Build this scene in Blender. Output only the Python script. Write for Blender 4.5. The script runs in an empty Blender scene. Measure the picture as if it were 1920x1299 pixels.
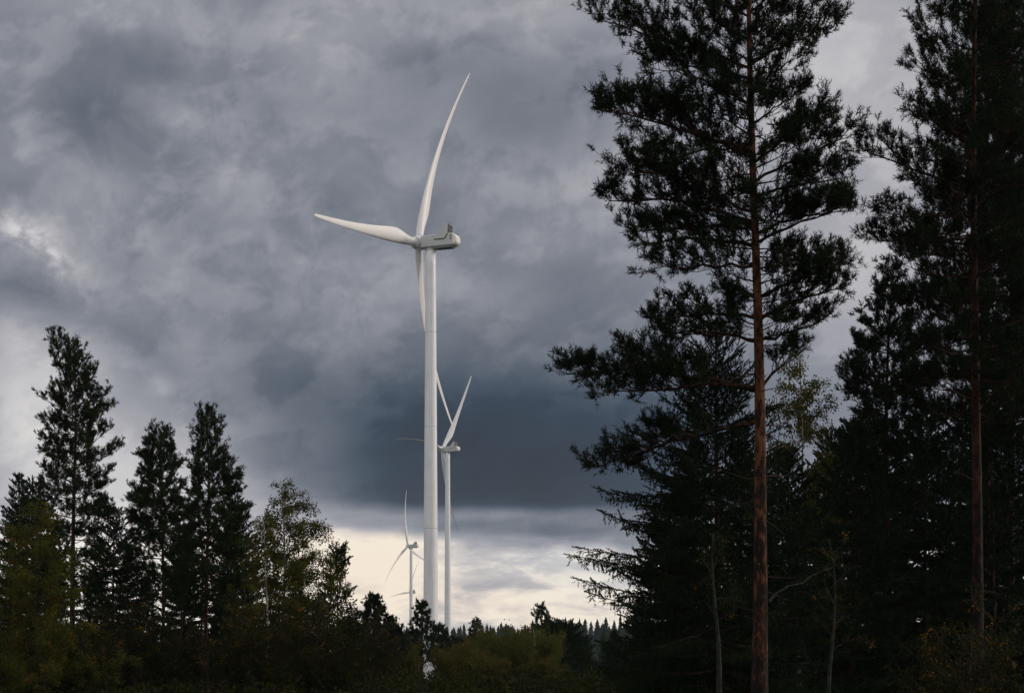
import bpy, math, random
import numpy as np
from mathutils import Vector, Matrix
PI = math.pi
R = math.radians
random.seed(7)
rng = np.random.default_rng(11)
SC = bpy.context.scene
COL = SC.collection

# ---------------------------------------------------------------- camera
FPX, HOR, CZ = 3000.0, 1235.0, 1.7          # focal length and horizon in photograph pixels, eye height
cd = bpy.data.cameras.new("camera")
cam = bpy.data.objects.new("camera", cd)
COL.objects.link(cam)
cam.location = (0, 0, CZ)
cam.rotation_euler = (R(90), 0, 0)
cd.sensor_width = 36
cd.lens = 36 * FPX / 1920
cd.shift_y = (HOR - 649.5) / 1920
cd.clip_start = 0.5
cd.clip_end = 9000
SC.camera = cam

# ---------------------------------------------------------------- exposure
SC.view_settings.view_transform = 'Standard'
SC.view_settings.look = 'None'
SC.view_settings.exposure = 0
SC.view_settings.gamma = 1
SC.view_settings.use_curve_mapping = False
SC.cycles.max_bounces = 5
SC.cycles.diffuse_bounces = 3
SC.cycles.transparent_max_bounces = 8
SC.cycles.volume_bounces = 0

# ---------------------------------------------------------------- node helpers
class V:
    """a float socket with arithmetic"""
    def __init__(s, nt, sock): s.nt, s.s = nt, sock
    def _m(s, op, *a, clamp=False):
        n = s.nt.nodes.new('ShaderNodeMath'); n.operation = op; n.use_clamp = clamp
        for i, v in enumerate((s,) + a):
            if isinstance(v, V): s.nt.links.new(v.s, n.inputs[i])
            else: n.inputs[i].default_value = v
        return V(s.nt, n.outputs[0])
    def __add__(s, o): return s._m('ADD', o)
    __radd__ = __add__
    def __sub__(s, o): return s._m('SUBTRACT', o)
    def __mul__(s, o): return s._m('MULTIPLY', o)
    __rmul__ = __mul__
    def __truediv__(s, o): return s._m('DIVIDE', o)
    def sm(s, a, b):
        n = s.nt.nodes.new('ShaderNodeMapRange'); n.interpolation_type = 'SMOOTHSTEP'
        s.nt.links.new(s.s, n.inputs[0]); n.inputs[1].default_value = a; n.inputs[2].default_value = b
        return V(s.nt, n.outputs[0])
def noise(nt, vec, scale, detail=4, rough=.5, dist=0, color=False):
    n = nt.nodes.new('ShaderNodeTexNoise')
    n.inputs['Scale'].default_value = scale; n.inputs['Detail'].default_value = detail
    n.inputs['Roughness'].default_value = rough; n.inputs['Distortion'].default_value = dist
    if vec is not None: nt.links.new(vec, n.inputs['Vector'])
    return n.outputs['Color'] if color else V(nt, n.outputs[0])
def comb(nt, x, y, z=0.0):
    n = nt.nodes.new('ShaderNodeCombineXYZ')
    for i, v in enumerate((x, y, z)):
        if isinstance(v, V): nt.links.new(v.s, n.inputs[i])
        else: n.inputs[i].default_value = v
    return n.outputs[0]
def sep(nt, vec):
    n = nt.nodes.new('ShaderNodeSeparateXYZ'); nt.links.new(vec, n.inputs[0])
    return [V(nt, o) for o in n.outputs]
def ramp(nt, fac, stops, interp='LINEAR'):
    n = nt.nodes.new('ShaderNodeValToRGB'); cr = n.color_ramp; cr.interpolation = interp
    while len(cr.elements) < len(stops): cr.elements.new(.5)
    for e, (p, c) in zip(cr.elements, stops):
        e.position = p; e.color = (*c, 1) if len(c) == 3 else c
    nt.links.new(fac.s if isinstance(fac, V) else fac, n.inputs[0])
    return n.outputs[0]
def lin(c):
    return tuple((x / 255 / 12.92) if x <= 10 else ((x / 255 + .055) / 1.055) ** 2.4 for x in c)

# ---------------------------------------------------------------- sky
SUN_AZ, SUN_EL = R(78), R(22)              # clockwise from the view direction (+Y)
w = bpy.data.worlds.new("World"); SC.world = w; w.use_nodes = True
nt = w.node_tree; nt.nodes.clear()
tc = nt.nodes.new('ShaderNodeTexCoord').outputs['Generated']
x, y, z = sep(nt, tc)
az = x._m('ARCTAN2', y)
el = z._m('ARCSINE')
# cloud deck seen in perspective, for the structure of the clouds
zz = z._m('MAXIMUM', 0.0) + 0.16
deck = comb(nt, x / zz, y / zz, 0.0)
sph = tc
wv = noise(nt, comb(nt, az * 3.0, el * 5.0, 3.1), 2.6, 8, .58, color=True)
wx, wy, wz = sep(nt, wv)
X = az * FPX + 960.0 + (wx - .5) * 190.0
Y = el * -FPX + HOR + (wy - .5) * 130.0
Yg = el * -FPX + HOR
# height profile of the cloud brightness (photograph rows -> grey value)
Ye = el * -FPX + HOR + (wy - .5) * 70.0 + (wx - .5) * 44
prof = [(-800, .56), (0, .575), (160, .525), (560, .535), (800, .49), (940, .455), (988, .48), (1016, .58), (1038, .79), (1085, .82), (1150, .86), (1235, .84), (1330, .5), (1600, .4)]
lo, hi = prof[0][0], prof[-1][0]
t = ramp(nt, (Ye - float(lo)) / float(hi - lo), [((p - lo) / (hi - lo), (v, v, v)) for p, v in prof])
n = nt.nodes.new('ShaderNodeSeparateColor'); nt.links.new(t, n.inputs[0]); t = V(nt, n.outputs[0])
def px2s(px, py):
    u, v = (px - 960) / FPX, (HOR - py) / FPX
    a = math.atan(u); return 960 + FPX * a, HOR - FPX * math.atan(v * math.cos(a))
def blob(px, py, sx, sy, rot, amp, gate=None, src=None):
    global t
    cx, cy = px2s(px, py)
    XX, YY = src or (X, Y)
    c, s = math.cos(R(rot)), math.sin(R(rot))
    dx, dy = XX - cx, YY - cy
    a = (dx * c + dy * s) * (1 / sx)
    b = (dy * c - dx * s) * (1 / sy)
    e = (a * a + b * b) * -0.5
    g = e._m('EXPONENT') * amp
    if gate: g = g * gate
    t = t + g
# the great dark cloud base over the turbines
gate = (Yg + (wx - .5) * 26).sm(968, 934)
blob(1010, 855, 270, 120, 0, -.35, gate, (X, Ye))
blob(760, 800, 190, 75, 24, -.13, gate)
blob(1130, 800, 150, 110, 0, -.07, gate)
blob(690, 900, 140, 45, 14, -.09, gate)
blob(940, 920, 170, 30, 0, -.05, gate, (X, Ye))
blob(960, 992, 210, 13, 0, -.085, None, (X, Ye))
blob(680, 990, 60, 12, 8, -.05)
blob(1000, 610, 120, 26, 22, .045)
blob(640, 510, 55, 32, 0, .05)
blob(1090, 560, 80, 50, 0, -.05)
# upper left
blob(300, 40, 300, 28, 0, .045)
blob(600, 110, 80, 110, 0, .055)
blob(270, 125, 150, 34, 14, -.06)
blob(150, 215, 85, 38, 8, -.075)
blob(330, 215, 40, 16, 8, .05)
blob(300, 315, 120, 34, 38, -.055)
blob(45, 190, 22, 60, 0, .05)
blob(170, 385, 80, 42, 28, .06)
blob(30, 355, 40, 36, 0, -.06)
blob(500, 205, 50, 22, 20, -.04)
wisp = noise(nt, comb(nt, az * 40.0, el * 40.0, 1.7), 1.0, 6, .6, .5).sm(.40, .66)
blob(95, 470, 90, 38, 45, .07)
blob(85, 478, 70, 26, 42, .19, wisp)
blob(40, 450, 26, 26, 0, .10, wisp)
blob(300, 330, 260, 160, 0, .05, wisp); blob(600, 560, 200, 120, 0, .05, wisp)
blob(55, 545, 60, 42, 10, -.12)
blob(45, 625, 50, 30, 0, .12)
blob(60, 735, 90, 75, 0, .22)
blob(190, 880, 220, 105, 0, .21)
blob(250, 640, 110, 26, 38, -.05)
blob(310, 735, 22, 18, 0, .07)
blob(430, 640, 150, 30, 32, -.04)
blob(440, 930, 150, 60, 0, .08)
blob(150, 1040, 340, 120, 0, .20)
# upper middle and right
blob(985, 195, 150, 75, 4, -.10)
blob(1010, 35, 190, 36, -4, .08)
blob(1180, 270, 60, 110, 0, .10)
blob(1010, 335, 170, 36, 0, .06)
blob(850, 412, 40, 38, 0, -.10)
blob(600, 385, 80, 50, 20, -.045)
blob(1000, 440, 90, 30, 15, .05)
blob(1590, 160, 170, 190, 0, .19)
blob(1640, 480, 140, 100, 0, .09)
blob(1500, 620, 140, 110, 0, .04)
blob(1650, 900, 320, 150, 0, .10)
# bright opening near the horizon
blob(695, 1035, 95, 34, 0, .32)
blob(700, 1090, 110, 40, 0, .10)
blob(1110, 1080, 100, 50, 0, .08)
blob(990, 1040, 120, 10, 0, -.03, None, (X, Ye)); blob(1030, 1072, 110, 7, 0, -.06, None, (X, Ye)); blob(900, 1105, 60, 8, 0, -.045, None, (X, Ye)); blob(960, 1142, 60, 8, 0, -.08, None, (X, Ye))
blob(885, 1150, 14, 6, 0, .05); blob(1000, 1136, 20, 5, 0, .06)
# the light comes from the right, behind thinner cloud
sdir = Vector((math.sin(SUN_AZ) * math.cos(SUN_EL), math.cos(SUN_AZ) * math.cos(SUN_EL), math.sin(SUN_EL)))
back = Vector((-.15, -.93, .34))
vm = nt.nodes.new('ShaderNodeVectorMath'); vm.operation = 'DOT_PRODUCT'; nt.links.new(tc, vm.inputs[0]); vm.inputs[1].default_value = back
t = t + V(nt, vm.outputs['Value']).sm(-.55, .9) * .30
# cloud texture
f1 = noise(nt, deck, 1.5, 7, .56, .25)
f2 = noise(nt, comb(nt, az * 6.0, el * 8.0 - az * .9, 0), 2.6, 8, .52, .15)
f3 = noise(nt, comb(nt, az * 8.0, el * 34.0, 5.0), 2.6, 6, .55, .3)
hz = Ye.sm(880, 1020)
e1 = noise(nt, comb(nt, az * 9.0, el * 12.0 - az * 2.0, 8.0), 1.6, 9, .6, .25).sm(.455, .56)
e2 = noise(nt, comb(nt, az * 20.0 + el * 6.0, el * 30.0 - az * 8.0, 2.0), 1.5, 8, .6, .5).sm(.42, .60)
e3 = noise(nt, comb(nt, az * 16.0, el * 44.0, 9.0), 1.7, 8, .6, .4).sm(.36, .64)
t = t + (e3 - .5) * .19 * Ye.sm(1000, 1040) + (f1 - .5) * .14 + (f2 - .5) * .15 * (hz * -.7 + 1.0) + (f3 - .5) * .42 * hz + ((e1 - .5) * .06 + (e2 - .5) * .014) * (hz * -.6 + 1.0)
skc = [(.0, (24, 34, 48)), (.20, (40, 53, 70)), (.30, (69, 80, 95)), (.42, (103, 109, 120)), (.5, (124, 128, 138)), (.6, (153, 154, 162)),
       (.70, (181, 179, 184)), (.80, (208, 206, 207)), (.90, (238, 232, 225)), (1.0, (255, 250, 238))]
cloud = ramp(nt, t, [(p, lin(c)) for p, c in skc])
# warm tint low near the horizon
mix = nt.nodes.new('ShaderNodeMix'); mix.data_type = 'RGBA'; mix.blend_type = 'MULTIPLY'
wc = [px2s(700, 1060), px2s(900, 1150)]
def wb(c, sx, sy):
    a, b = (X - c[0]) * (1 / sx), (Y - c[1]) * (1 / sy); return ((a * a + b * b) * -.5)._m('EXPONENT')
warm = (wb(wc[0], 130, 60) + wb(wc[1], 400, 40) * .75)._m('MINIMUM', 1.0) * t.sm(.55, .85)
nt.links.new(warm.s, mix.inputs[0]); nt.links.new(cloud, mix.inputs[6]); mix.inputs[7].default_value = (1.09, .985, .88, 1)
sky = nt.nodes.new('ShaderNodeTexSky'); sky.sky_type = 'NISHITA'; sky.sun_disc = False
sky.sun_elevation = SUN_EL; sky.sun_rotation = SUN_AZ
b1 = nt.nodes.new('ShaderNodeBackground'); nt.links.new(sky.outputs[0], b1.inputs[0]); b1.inputs[1].default_value = .06
b2 = nt.nodes.new('ShaderNodeBackground'); nt.links.new(mix.outputs[2], b2.inputs[0]); b2.inputs[1].default_value = 1.0
ms = nt.nodes.new('ShaderNodeMixShader'); ms.inputs[0].default_value = .96
nt.links.new(b1.outputs[0], ms.inputs[1]); nt.links.new(b2.outputs[0], ms.inputs[2])
wo = nt.nodes.new('ShaderNodeOutputWorld'); nt.links.new(ms.outputs[0], wo.inputs[0])
# ---------------------------------------------------------------- sun (veiled)
sl = bpy.data.lights.new("sun", 'SUN'); sl.energy = 1.9; sl.angle = R(12); sl.color = (1, .87, .74)
so = bpy.data.objects.new("sun", sl); COL.objects.link(so)
so.rotation_euler = (-sdir).to_track_quat('-Z', 'Y').to_euler()

# ---------------------------------------------------------------- object helpers
def tag(o, label=None, cat=None, group=None, kind=None):
    if label: o['label'] = label
    if cat: o['category'] = cat
    if group: o['group'] = group
    if kind: o['kind'] = kind
    return o
def empty(name, loc, label=None, cat=None, group=None):
    o = bpy.data.objects.new(name, None); COL.objects.link(o); o.location = loc
    o.empty_display_size = .3
    return tag(o, label, cat, group)
def link(name, me, parent=None):
    o = bpy.data.objects.new(name, me); COL.objects.link(o); o.parent = parent
    return o
def mesh(name, verts, faces, mats, smooth=False, midx=None):
    """verts (n,3) array, faces: (m,k) array or list of tuples"""
    me = bpy.data.meshes.new(name)
    if isinstance(faces, np.ndarray):
        nv, nf, k = len(verts), len(faces), faces.shape[1]
        me.vertices.add(nv); me.vertices.foreach_set('co', np.asarray(verts, dtype=np.float32).ravel())
        me.loops.add(nf * k); me.loops.foreach_set('vertex_index', faces.astype(np.int32).ravel())
        me.polygons.add(nf); me.polygons.foreach_set('loop_start', np.arange(0, nf * k, k, dtype=np.int32))
        me.update(calc_edges=True)
    else:
        me.from_pydata([tuple(v) for v in verts], [], faces); me.update()
    for m in (mats if isinstance(mats, (list, tuple)) else [mats]): me.materials.append(m)
    if midx is not None: me.polygons.foreach_set('material_index', np.asarray(midx, dtype=np.int32))
    if smooth: me.polygons.foreach_set('use_smooth', np.ones(len(me.polygons), dtype=bool))
    return me
def at(px, py, D): return Vector(((px - 960) / FPX * D, D, CZ + (HOR - py) / FPX * D))
def ground_z(x, y):
    d = np.hypot(x, y)
    s = np.clip((y - 90) / 380, 0, 1); s = s * s * (3 - 2 * s)
    r = np.clip((y - 560) / 330, 0, 1); r = r * r * (3 - 2 * r)
    r2 = np.clip((y - 950) / 500, 0, 1)
    zz = -11.5 * s + r * (17.0 + 1.6 * np.sin(x / 130 + 1.2) + 2 * np.sin(x / 47.)) - r2 * 18
    return zz * 1.0 + .25 * np.sin(x / 7.3) * np.sin(y / 9.1) * np.clip(d / 40, 0, 1)

# ---------------------------------------------------------------- materials
def bsdf(name):
    m = bpy.data.materials.new(name); m.use_nodes = True
    nt = m.node_tree; b = nt.nodes['Principled BSDF']
    return m, nt, b
def objco(nt): return nt.nodes.new('ShaderNodeTexCoord').outputs['Object']
def bump(nt, b, h, strength=.4, dist=.02):
    n = nt.nodes.new('ShaderNodeBump'); n.inputs['Strength'].default_value = strength; n.inputs['Distance'].default_value = dist
    nt.links.new(h.s, n.inputs['Height']); nt.links.new(n.outputs[0], b.inputs['Normal'])
def mat_noise(name, stops, scale=3., rough=.8, bmp=.0, bd=.02, stretch=(1, 1, 1), detail=5, spec=.3):
    m, nt, b = bsdf(name)
    mp = nt.nodes.new('ShaderNodeMapping'); mp.inputs['Scale'].default_value = stretch
    nt.links.new(objco(nt), mp.inputs[0])
    f = noise(nt, mp.outputs[0], scale, detail, .6)
    nt.links.new(ramp(nt, f, stops), b.inputs['Base Color'])
    b.inputs['Roughness'].default_value = rough; b.inputs['Specular IOR Level'].default_value = spec
    if bmp: bump(nt, b, f, bmp, bd)
    return m
def mat_leaf(name, c1, c2, c3, transl=.35, rough=.6, scale=2.2):
    """leaf or needle colour that drifts through the crown; c3 turns up as odd single pieces"""
    m, nt, b = bsdf(name)
    co = objco(nt)
    f = noise(nt, co, scale * .4, 2, .6)
    g = noise(nt, co, scale * 9, 1, .5)
    col = ramp(nt, f, [(.38, c1), (.62, c2)])
    mx = nt.nodes.new('ShaderNodeMix'); mx.data_type = 'RGBA'
    nt.links.new(g.sm(.60, .68).s, mx.inputs[0]); nt.links.new(col, mx.inputs[6]); mx.inputs[7].default_value = (*c3, 1)
    nt.links.new(mx.outputs[2], b.inputs['Base Color'])
    b.inputs['Roughness'].default_value = rough; b.inputs['Specular IOR Level'].default_value = .03
    if transl:
        tr = nt.nodes.new('ShaderNodeBsdfTranslucent'); nt.links.new(mx.outputs[2], tr.inputs[0])
        ms = nt.nodes.new('ShaderNodeMixShader'); ms.inputs[0].default_value = transl
        nt.links.new(b.outputs[0], ms.inputs[1]); nt.links.new(tr.outputs[0], ms.inputs[2])
        nt.links.new(ms.outputs[0], nt.nodes['Material Output'].inputs[0])
    return m
def mat_pine_bark(name, k=1.0):
    m, nt, b = bsdf(name)
    co = objco(nt)
    mp = nt.nodes.new('ShaderNodeMapping'); mp.inputs['Scale'].default_value = (1, 1, .34); nt.links.new(co, mp.inputs[0])
    f = noise(nt, mp.outputs[0], 8, 8, .72, .8)
    vo = nt.nodes.new('ShaderNodeTexVoronoi'); vo.inputs['Scale'].default_value = 10; nt.links.new(mp.outputs[0], vo.inputs['Vector'])
    vd = V(nt, vo.outputs['Distance'])
    big = noise(nt, co, 2.3, 3, .5)
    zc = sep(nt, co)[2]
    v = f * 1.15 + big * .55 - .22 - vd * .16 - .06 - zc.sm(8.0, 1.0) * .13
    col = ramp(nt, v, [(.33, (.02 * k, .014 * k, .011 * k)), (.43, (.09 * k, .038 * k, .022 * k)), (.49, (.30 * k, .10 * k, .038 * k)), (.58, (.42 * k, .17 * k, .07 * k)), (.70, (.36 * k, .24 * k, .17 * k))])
    nt.links.new(col, b.inputs['Base Color']); b.inputs['Roughness'].default_value = .85; b.inputs['Specular IOR Level'].default_value = .2
    bump(nt, b, v, .9, .03)
    return m
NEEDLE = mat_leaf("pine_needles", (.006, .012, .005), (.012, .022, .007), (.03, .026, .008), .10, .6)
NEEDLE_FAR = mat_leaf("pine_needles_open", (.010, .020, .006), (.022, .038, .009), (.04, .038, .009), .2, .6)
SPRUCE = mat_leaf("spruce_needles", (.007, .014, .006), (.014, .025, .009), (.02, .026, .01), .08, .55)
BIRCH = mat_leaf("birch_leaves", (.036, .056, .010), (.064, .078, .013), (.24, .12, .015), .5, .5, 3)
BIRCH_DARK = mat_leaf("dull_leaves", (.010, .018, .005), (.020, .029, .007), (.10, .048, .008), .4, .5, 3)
YELLOW = mat_leaf("autumn_leaves", (.034, .048, .009), (.066, .064, .010), (.15, .085, .011), .4, .5, 3)
YEL_SPOT = mat_leaf("yellowed_leaves", (.16, .09, .010), (.26, .13, .014), (.30, .09, .012), .5, .5, 3)
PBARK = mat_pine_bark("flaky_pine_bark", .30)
PBARK_D = mat_pine_bark("shaded_pine_bark", .11)  # darker copy of the bark, shade of the wood put into the colour
TWIG = mat_noise("twig_bark", [(.3, (.014, .010, .008)), (.7, (.036, .024, .017))], 6, .9)
LICHEN = mat_noise("lichened_bark", [(.38, (.006, .007, .005)), (.52, (.016, .018, .013)), (.68, (.032, .036, .028))], 11, .9, .6, .02)
BBARK = mat_noise("birch_bark", [(.38, (.03, .028, .025)), (.5, (.26, .24, .21)), (.7, (.45, .42, .38))], 5, .7, .3, .01, (1, 1, 2.5))
SOIL = mat_noise("forest_floor", [(.3, (.010, .012, .005)), (.6, (.022, .026, .009))], .8, 1.0, .5, .1, spec=0)
def mat_paint(name, c, rough=.38, dirt=.06):
    m, nt, b = bsdf(name)
    co = objco(nt)
    mp = nt.nodes.new('ShaderNodeMapping'); mp.inputs['Scale'].default_value = (1, 1, .08); nt.links.new(co, mp.inputs[0])
    f = noise(nt, mp.outputs[0], 1.4, 6, .6)
    g = noise(nt, co, .25, 3, .6)
    v = (f * .6 + g * .4)
    nt.links.new(ramp(nt, v, [(.32, tuple(a * (1 - dirt * 2.2) for a in c)), (.5, c), (.75, tuple(min(1, a * 1.02) for a in c))]), b.inputs['Base Color'])
    b.inputs['Roughness'].default_value = rough; b.inputs['Specular IOR Level'].default_value = .4
    return m
WHITE = mat_paint("tower_paint", (.80, .815, .84), .38, .085)
BLADE = mat_paint("blade_gelcoat", (.80, .795, .80), .5, .04)
NAC = mat_paint("nacelle_paint", (.50, .53, .53), .45, .07)
NAC_LIT = mat_paint("nacelle_paint_sunlit", (.80, .79, .74), .4, .05)  # lighter, warmer copy of the nacelle paint, sunlight put into its colour
DARKM = mat_noise("dark_metal", [(.3, (.02, .021, .022)), (.7, (.05, .052, .055))], 4, .5)
GREYM = mat_noise("galvanised_metal", [(.3, (.2, .205, .2)), (.7, (.33, .33, .31))], 4, .45)
SEAM = mat_noise("seam_sealant", [(.3, (.50, .51, .52)), (.7, (.58, .59, .60))], 2, .6)
RED = mat_noise("red_lens", [(.3, (.45, .03, .04)), (.7, (.6, .05, .06))], 2, .25)

# ---------------------------------------------------------------- shape helpers
def lathe(prof, n=48, axis='z'):
    vs, fs = [], []
    for (h, r) in prof:
        for i in range(n):
            a = 2 * PI * i / n
            vs.append((r * math.cos(a), r * math.sin(a), h) if axis == 'z' else (h, r * math.cos(a), r * math.sin(a)))
    for j in range(len(prof) - 1):
        for i in range(n):
            a, b = j * n + i, j * n + (i + 1) % n
            fs.append((a, b, b + n, a + n))
    fs.append(tuple(range(n - 1, -1, -1))); fs.append(tuple(range((len(prof) - 1) * n, len(prof) * n)))
    return vs, fs
def box(x0, x1, y0, y1, z0, z1):
    vs = [(x, y, z) for x in (x0, x1) for y in (y0, y1) for z in (z0, z1)]
    return vs, [(0, 1, 3, 2), (4, 6, 7, 5), (0, 4, 5, 1), (2, 3, 7, 6), (0, 2, 6, 4), (1, 5, 7, 3)]
def bar(a, b, r=.03, n=6):
    a, b = Vector(a), Vector(b); d = (b - a).normalized(); u = d.orthogonal().normalized(); v = d.cross(u)
    vs = [tuple(p + (u * math.cos(2 * PI * i / n) + v * math.sin(2 * PI * i / n)) * r) for p in (a, b) for i in range(n)]
    fs = [(i, (i + 1) % n, n + (i + 1) % n, n + i) for i in range(n)] + [tuple(range(n - 1, -1, -1)), tuple(range(n, 2 * n))]
    return vs, fs
def join(*parts):
    vs, fs = [], []
    for v, f in parts:
        o = len(vs); vs += list(v); fs += [tuple(i + o for i in q) for q in f]
    return vs, fs
def prism(poly, y0, y1):
    """polygon in local (x,z), extruded in y"""
    n = len(poly); vs = [(p[0], y0, p[1]) for p in poly] + [(p[0], y1, p[1]) for p in poly]
    return vs, [tuple(range(n)), tuple(range(2 * n - 1, n - 1, -1))] + [(i, n + i, n + (i + 1) % n, (i + 1) % n) for i in range(n)]
def fixn(me):
    import bmesh
    bm = bmesh.new(); bm.from_mesh(me); bmesh.ops.recalc_face_normals(bm, faces=bm.faces); bm.to_mesh(me); bm.free(); return me
def bevel(me, w=.05, seg=2):
    import bmesh
    bm = bmesh.new(); bm.from_mesh(me); bmesh.ops.recalc_face_normals(bm, faces=bm.faces)
    bmesh.ops.bevel(bm, geom=[e for e in bm.edges if e.calc_face_angle(0) > R(25)], offset=w, segments=seg, affect='EDGES', profile=.6)
    bm.to_mesh(me); bm.free(); return me

# ---------------------------------------------------------------- wind turbine
BR, TILT = 63.0, R(6)
K1, K2 = .182, -.181
def blade_mesh():
    M = 28
    rs = [1.6, 2.4, 3.2, 4.5, 6, 8, 10, 12, 14, 17, 20, 24, 28, 32, 36, 40, 44, 48, 52, 55, 58, 60, 61.5, 62.4, 63]
    chord = lambda r: np.interp(r, [1.6, 3.5, 6, 9, 12, 14, 17, 22, 30, 40, 50, 58, 61.5, 63], [2.3, 2.3, 2.75, 3.6, 4.15, 4.2, 3.95, 3.3, 2.55, 1.9, 1.4, 1.0, .75, .22])
    thick = lambda r: np.interp(r, [1.6, 3.5, 6, 9, 12, 17, 25, 40, 63], [1, 1, .74, .47, .36, .29, .24, .2, .17])
    twist = lambda r: R(np.interp(r, [1.6, 6, 12, 20, 30, 45, 63], [16, 15, 11.5, 7.5, 4.5, 1.5, 0]))
    vs, fs = [], []
    for r in rs:
        c, th, tw = chord(r), thick(r), twist(r)
        blend = float(np.clip((r - 3.2) / 9, 0, 1)); blend = blend * blend * (3 - 2 * blend)
        for i in range(M):
            a = 2 * PI * i / M
            u = .5 + .5 * math.cos(a)              # 1 = trailing edge, 0 = leading edge
            yt = 5 * (.2969 * math.sqrt(u) - .126 * u - .3516 * u * u + .2843 * u ** 3 - .1036 * u ** 4) * th
            s = 1 if a < PI else -1
            camber = .12 * u * (1 - u)
            # airfoil, chord axis p (towards the leading edge), thickness axis q (towards upwind)
            pa, qa = (.30 - u) * c, (-s * yt - camber) * c
            rc = c / 2 if blend < 1 else 0
            pc, qc = -math.cos(a) * rc, -math.sin(a) * rc * (1 if th > .99 else th ** .5)
            p = pa * blend + pc * (1 - blend); q = qa * blend + qc * (1 - blend)
            f = BR * (K1 * (r / BR) + K2 * (r / BR) ** 2)
            vs.append((f + p * math.sin(tw) + q * math.cos(tw), p * math.cos(tw) - q * math.sin(tw), r))
    for j in range(len(rs) - 1):
        for i in range(M):
            a, b = j * M + i, j * M + (i + 1) % M
            fs.append((a, b, b + M, a + M))
    fs.append(tuple(range(M))); fs.append(tuple(range((len(rs) - 1) * M, len(rs) * M)))
    return fixn(mesh("blade", vs, fs, BLADE, True))
HUBX, TOWH = 3.95, 136.5
def nacelle_section(xs, wz):
    """ring of the housing's octagonal cross-section at x with half width and z-range"""
def loft(rings, mat, name, smooth=False):
    n = len(rings[0]); vs = [p for r in rings for p in r]; fs = []
    for j in range(len(rings) - 1):
        for i in range(n):
            a, b = j * n + i, j * n + (i + 1) % n
            fs.append((a, b, b + n, a + n))
    fs.append(tuple(range(n))); fs.append(tuple(range((len(rings) - 1) * n, len(rings) * n)))
    return fixn(mesh(name, vs, fs, mat, smooth))
def ring(x, w, z0, z1, cb=.22, ct=.2):
    return [(x, -w + ct, z1), (x, -w, z1 - ct), (x, -w, z0 + cb), (x, -w + cb, z0), (x, w - cb, z0), (x, w, z0 + cb), (x, w, z1 - ct), (x, w - ct, z1)]
TM = {}
TM['blade'] = blade_mesh()
def tower_prof():
    z = np.linspace(0, TOWH - 1.9, 30)
    return [(a, 2.3 - .82 * (a / TOWH) ** 1.1) for a in z]
TM['tower'] = mesh("tower", *lathe(tower_prof(), 64), WHITE, True)
TM['nacelle'] = bevel(loft([ring(2.5, 1.75, -1.55, 1.65), ring(2.1, 1.9, -1.7, 1.8), ring(-7.7, 1.9, -1.7, 1.8)], NAC, "housing"), .07, 2)
TM['rear'] = bevel(loft([ring(-7.72, 1.87, -1.67, 1.77, .3, .3), ring(-8.35, 1.82, -1.5, 1.6, .4, .5), ring(-8.8, 1.6, -1.15, 1.15, .5, .5), ring(-9.0, 1.3, -.8, .7, .5, .5)], NAC_LIT, "rear_cover"), .06, 2)
fin = [(-2.1, -.05), (-2.1, .10), (-2.95, 1.72), (-5.5, 4.72), (-6.2, 4.78), (-6.45, 4.7), (-6.2, 1.66), (-5.4, .30), (-5.2, .2)]
fin = [(-2.0, .42), (-2.9, 1.78), (-5.45, 4.72), (-6.3, 4.78), (-6.2, 1.72), (-5.35, .36)]
TM['fin'] = [bevel(mesh("cooler_side_panel", *prism(fin, s * 1.93, s * 2.17), NAC), .04, 1) for s in (-1, 1)]
TM['fin_shadow'] = [mesh("panel_shadow", *join(prism([(-2.0, .42), (-5.35, .36), (-5.42, .2), (-1.95, .26)], s * 1.915, s * 2.10), prism([(-5.35, .36), (-6.2, 1.72), (-6.33, 1.68), (-5.42, .2)], s * 1.915, s * 2.10)), DARKM) for s in (-1, 1)]  # dark strips that draw the shadow line along each cooler panel's lower edge
rad = [box(-6.28, -6.2, -1.9, 1.9, 1.86, 4.66)]
TM['radiator'] = mesh("radiator", *box(-6.1, -5.85, -1.88, 1.88, 1.95, 4.6), DARKM)
fr = [bar((-6.25, y, 1.85), (-6.25, y, 4.7), .06) for y in (-1.85, -.62, .62, 1.85)] + [bar((-6.25, -1.9, z), (-6.25, 1.9, z), .07) for z in (1.95, 3.3, 4.68)]
TM['frame'] = mesh("radiator_frame", *join(*fr), GREYM)
TM['strut'] = mesh("strut", *join(bar((-7.2, -.7, 1.85), (-5.95, -.7, 3.9), .06), bar((-7.2, .9, 1.85), (-5.95, .9, 3.9), .06)), GREYM)
TM['roof_edge'] = mesh("roof_rail", *join(bar((2.0, -1.72, 1.86), (-7.6, -1.72, 1.86), .04), bar((2.0, 1.72, 1.86), (-7.6, 1.72, 1.86), .04)), NAC_LIT)
TM['hatch'] = bevel(mesh("side_hatch", *box(-7.6, -7.0, 1.902, 1.96, -.1, 1.3), GREYM), .02, 1)
TM['slot'] = mesh("air_intake", *box(-8.5, -8.1, -1.1, 1.1, 1.3, 1.72), DARKM)
TM['mast'] = mesh("weather_mast", *bar((-6.0, -.9, 4.7), (-6.0, -.9, 5.9), .045), DARKM)
TM['mast2'] = mesh("weather_mast", *bar((-6.0, .9, 4.7), (-6.0, .9, 5.7), .045), DARKM)
TM['belly'] = mesh("underside_shade", *join(box(-6.9, -2.4, -1.2, 1.2, -2.2, -2.122), box(-5.0, -4.7, -1.75, -1.5, -1.95, -1.702)), DARKM)  # dark plate, shade of the nacelle's underside put into its colour
TM['pan'] = bevel(mesh("underside_shade_pan", *box(-7.3, 1.7, -1.45, 1.45, -2.12, -1.72), GREYM), .12, 2)  # added pan, darker than the housing so the underside looks deep and shaded
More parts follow.
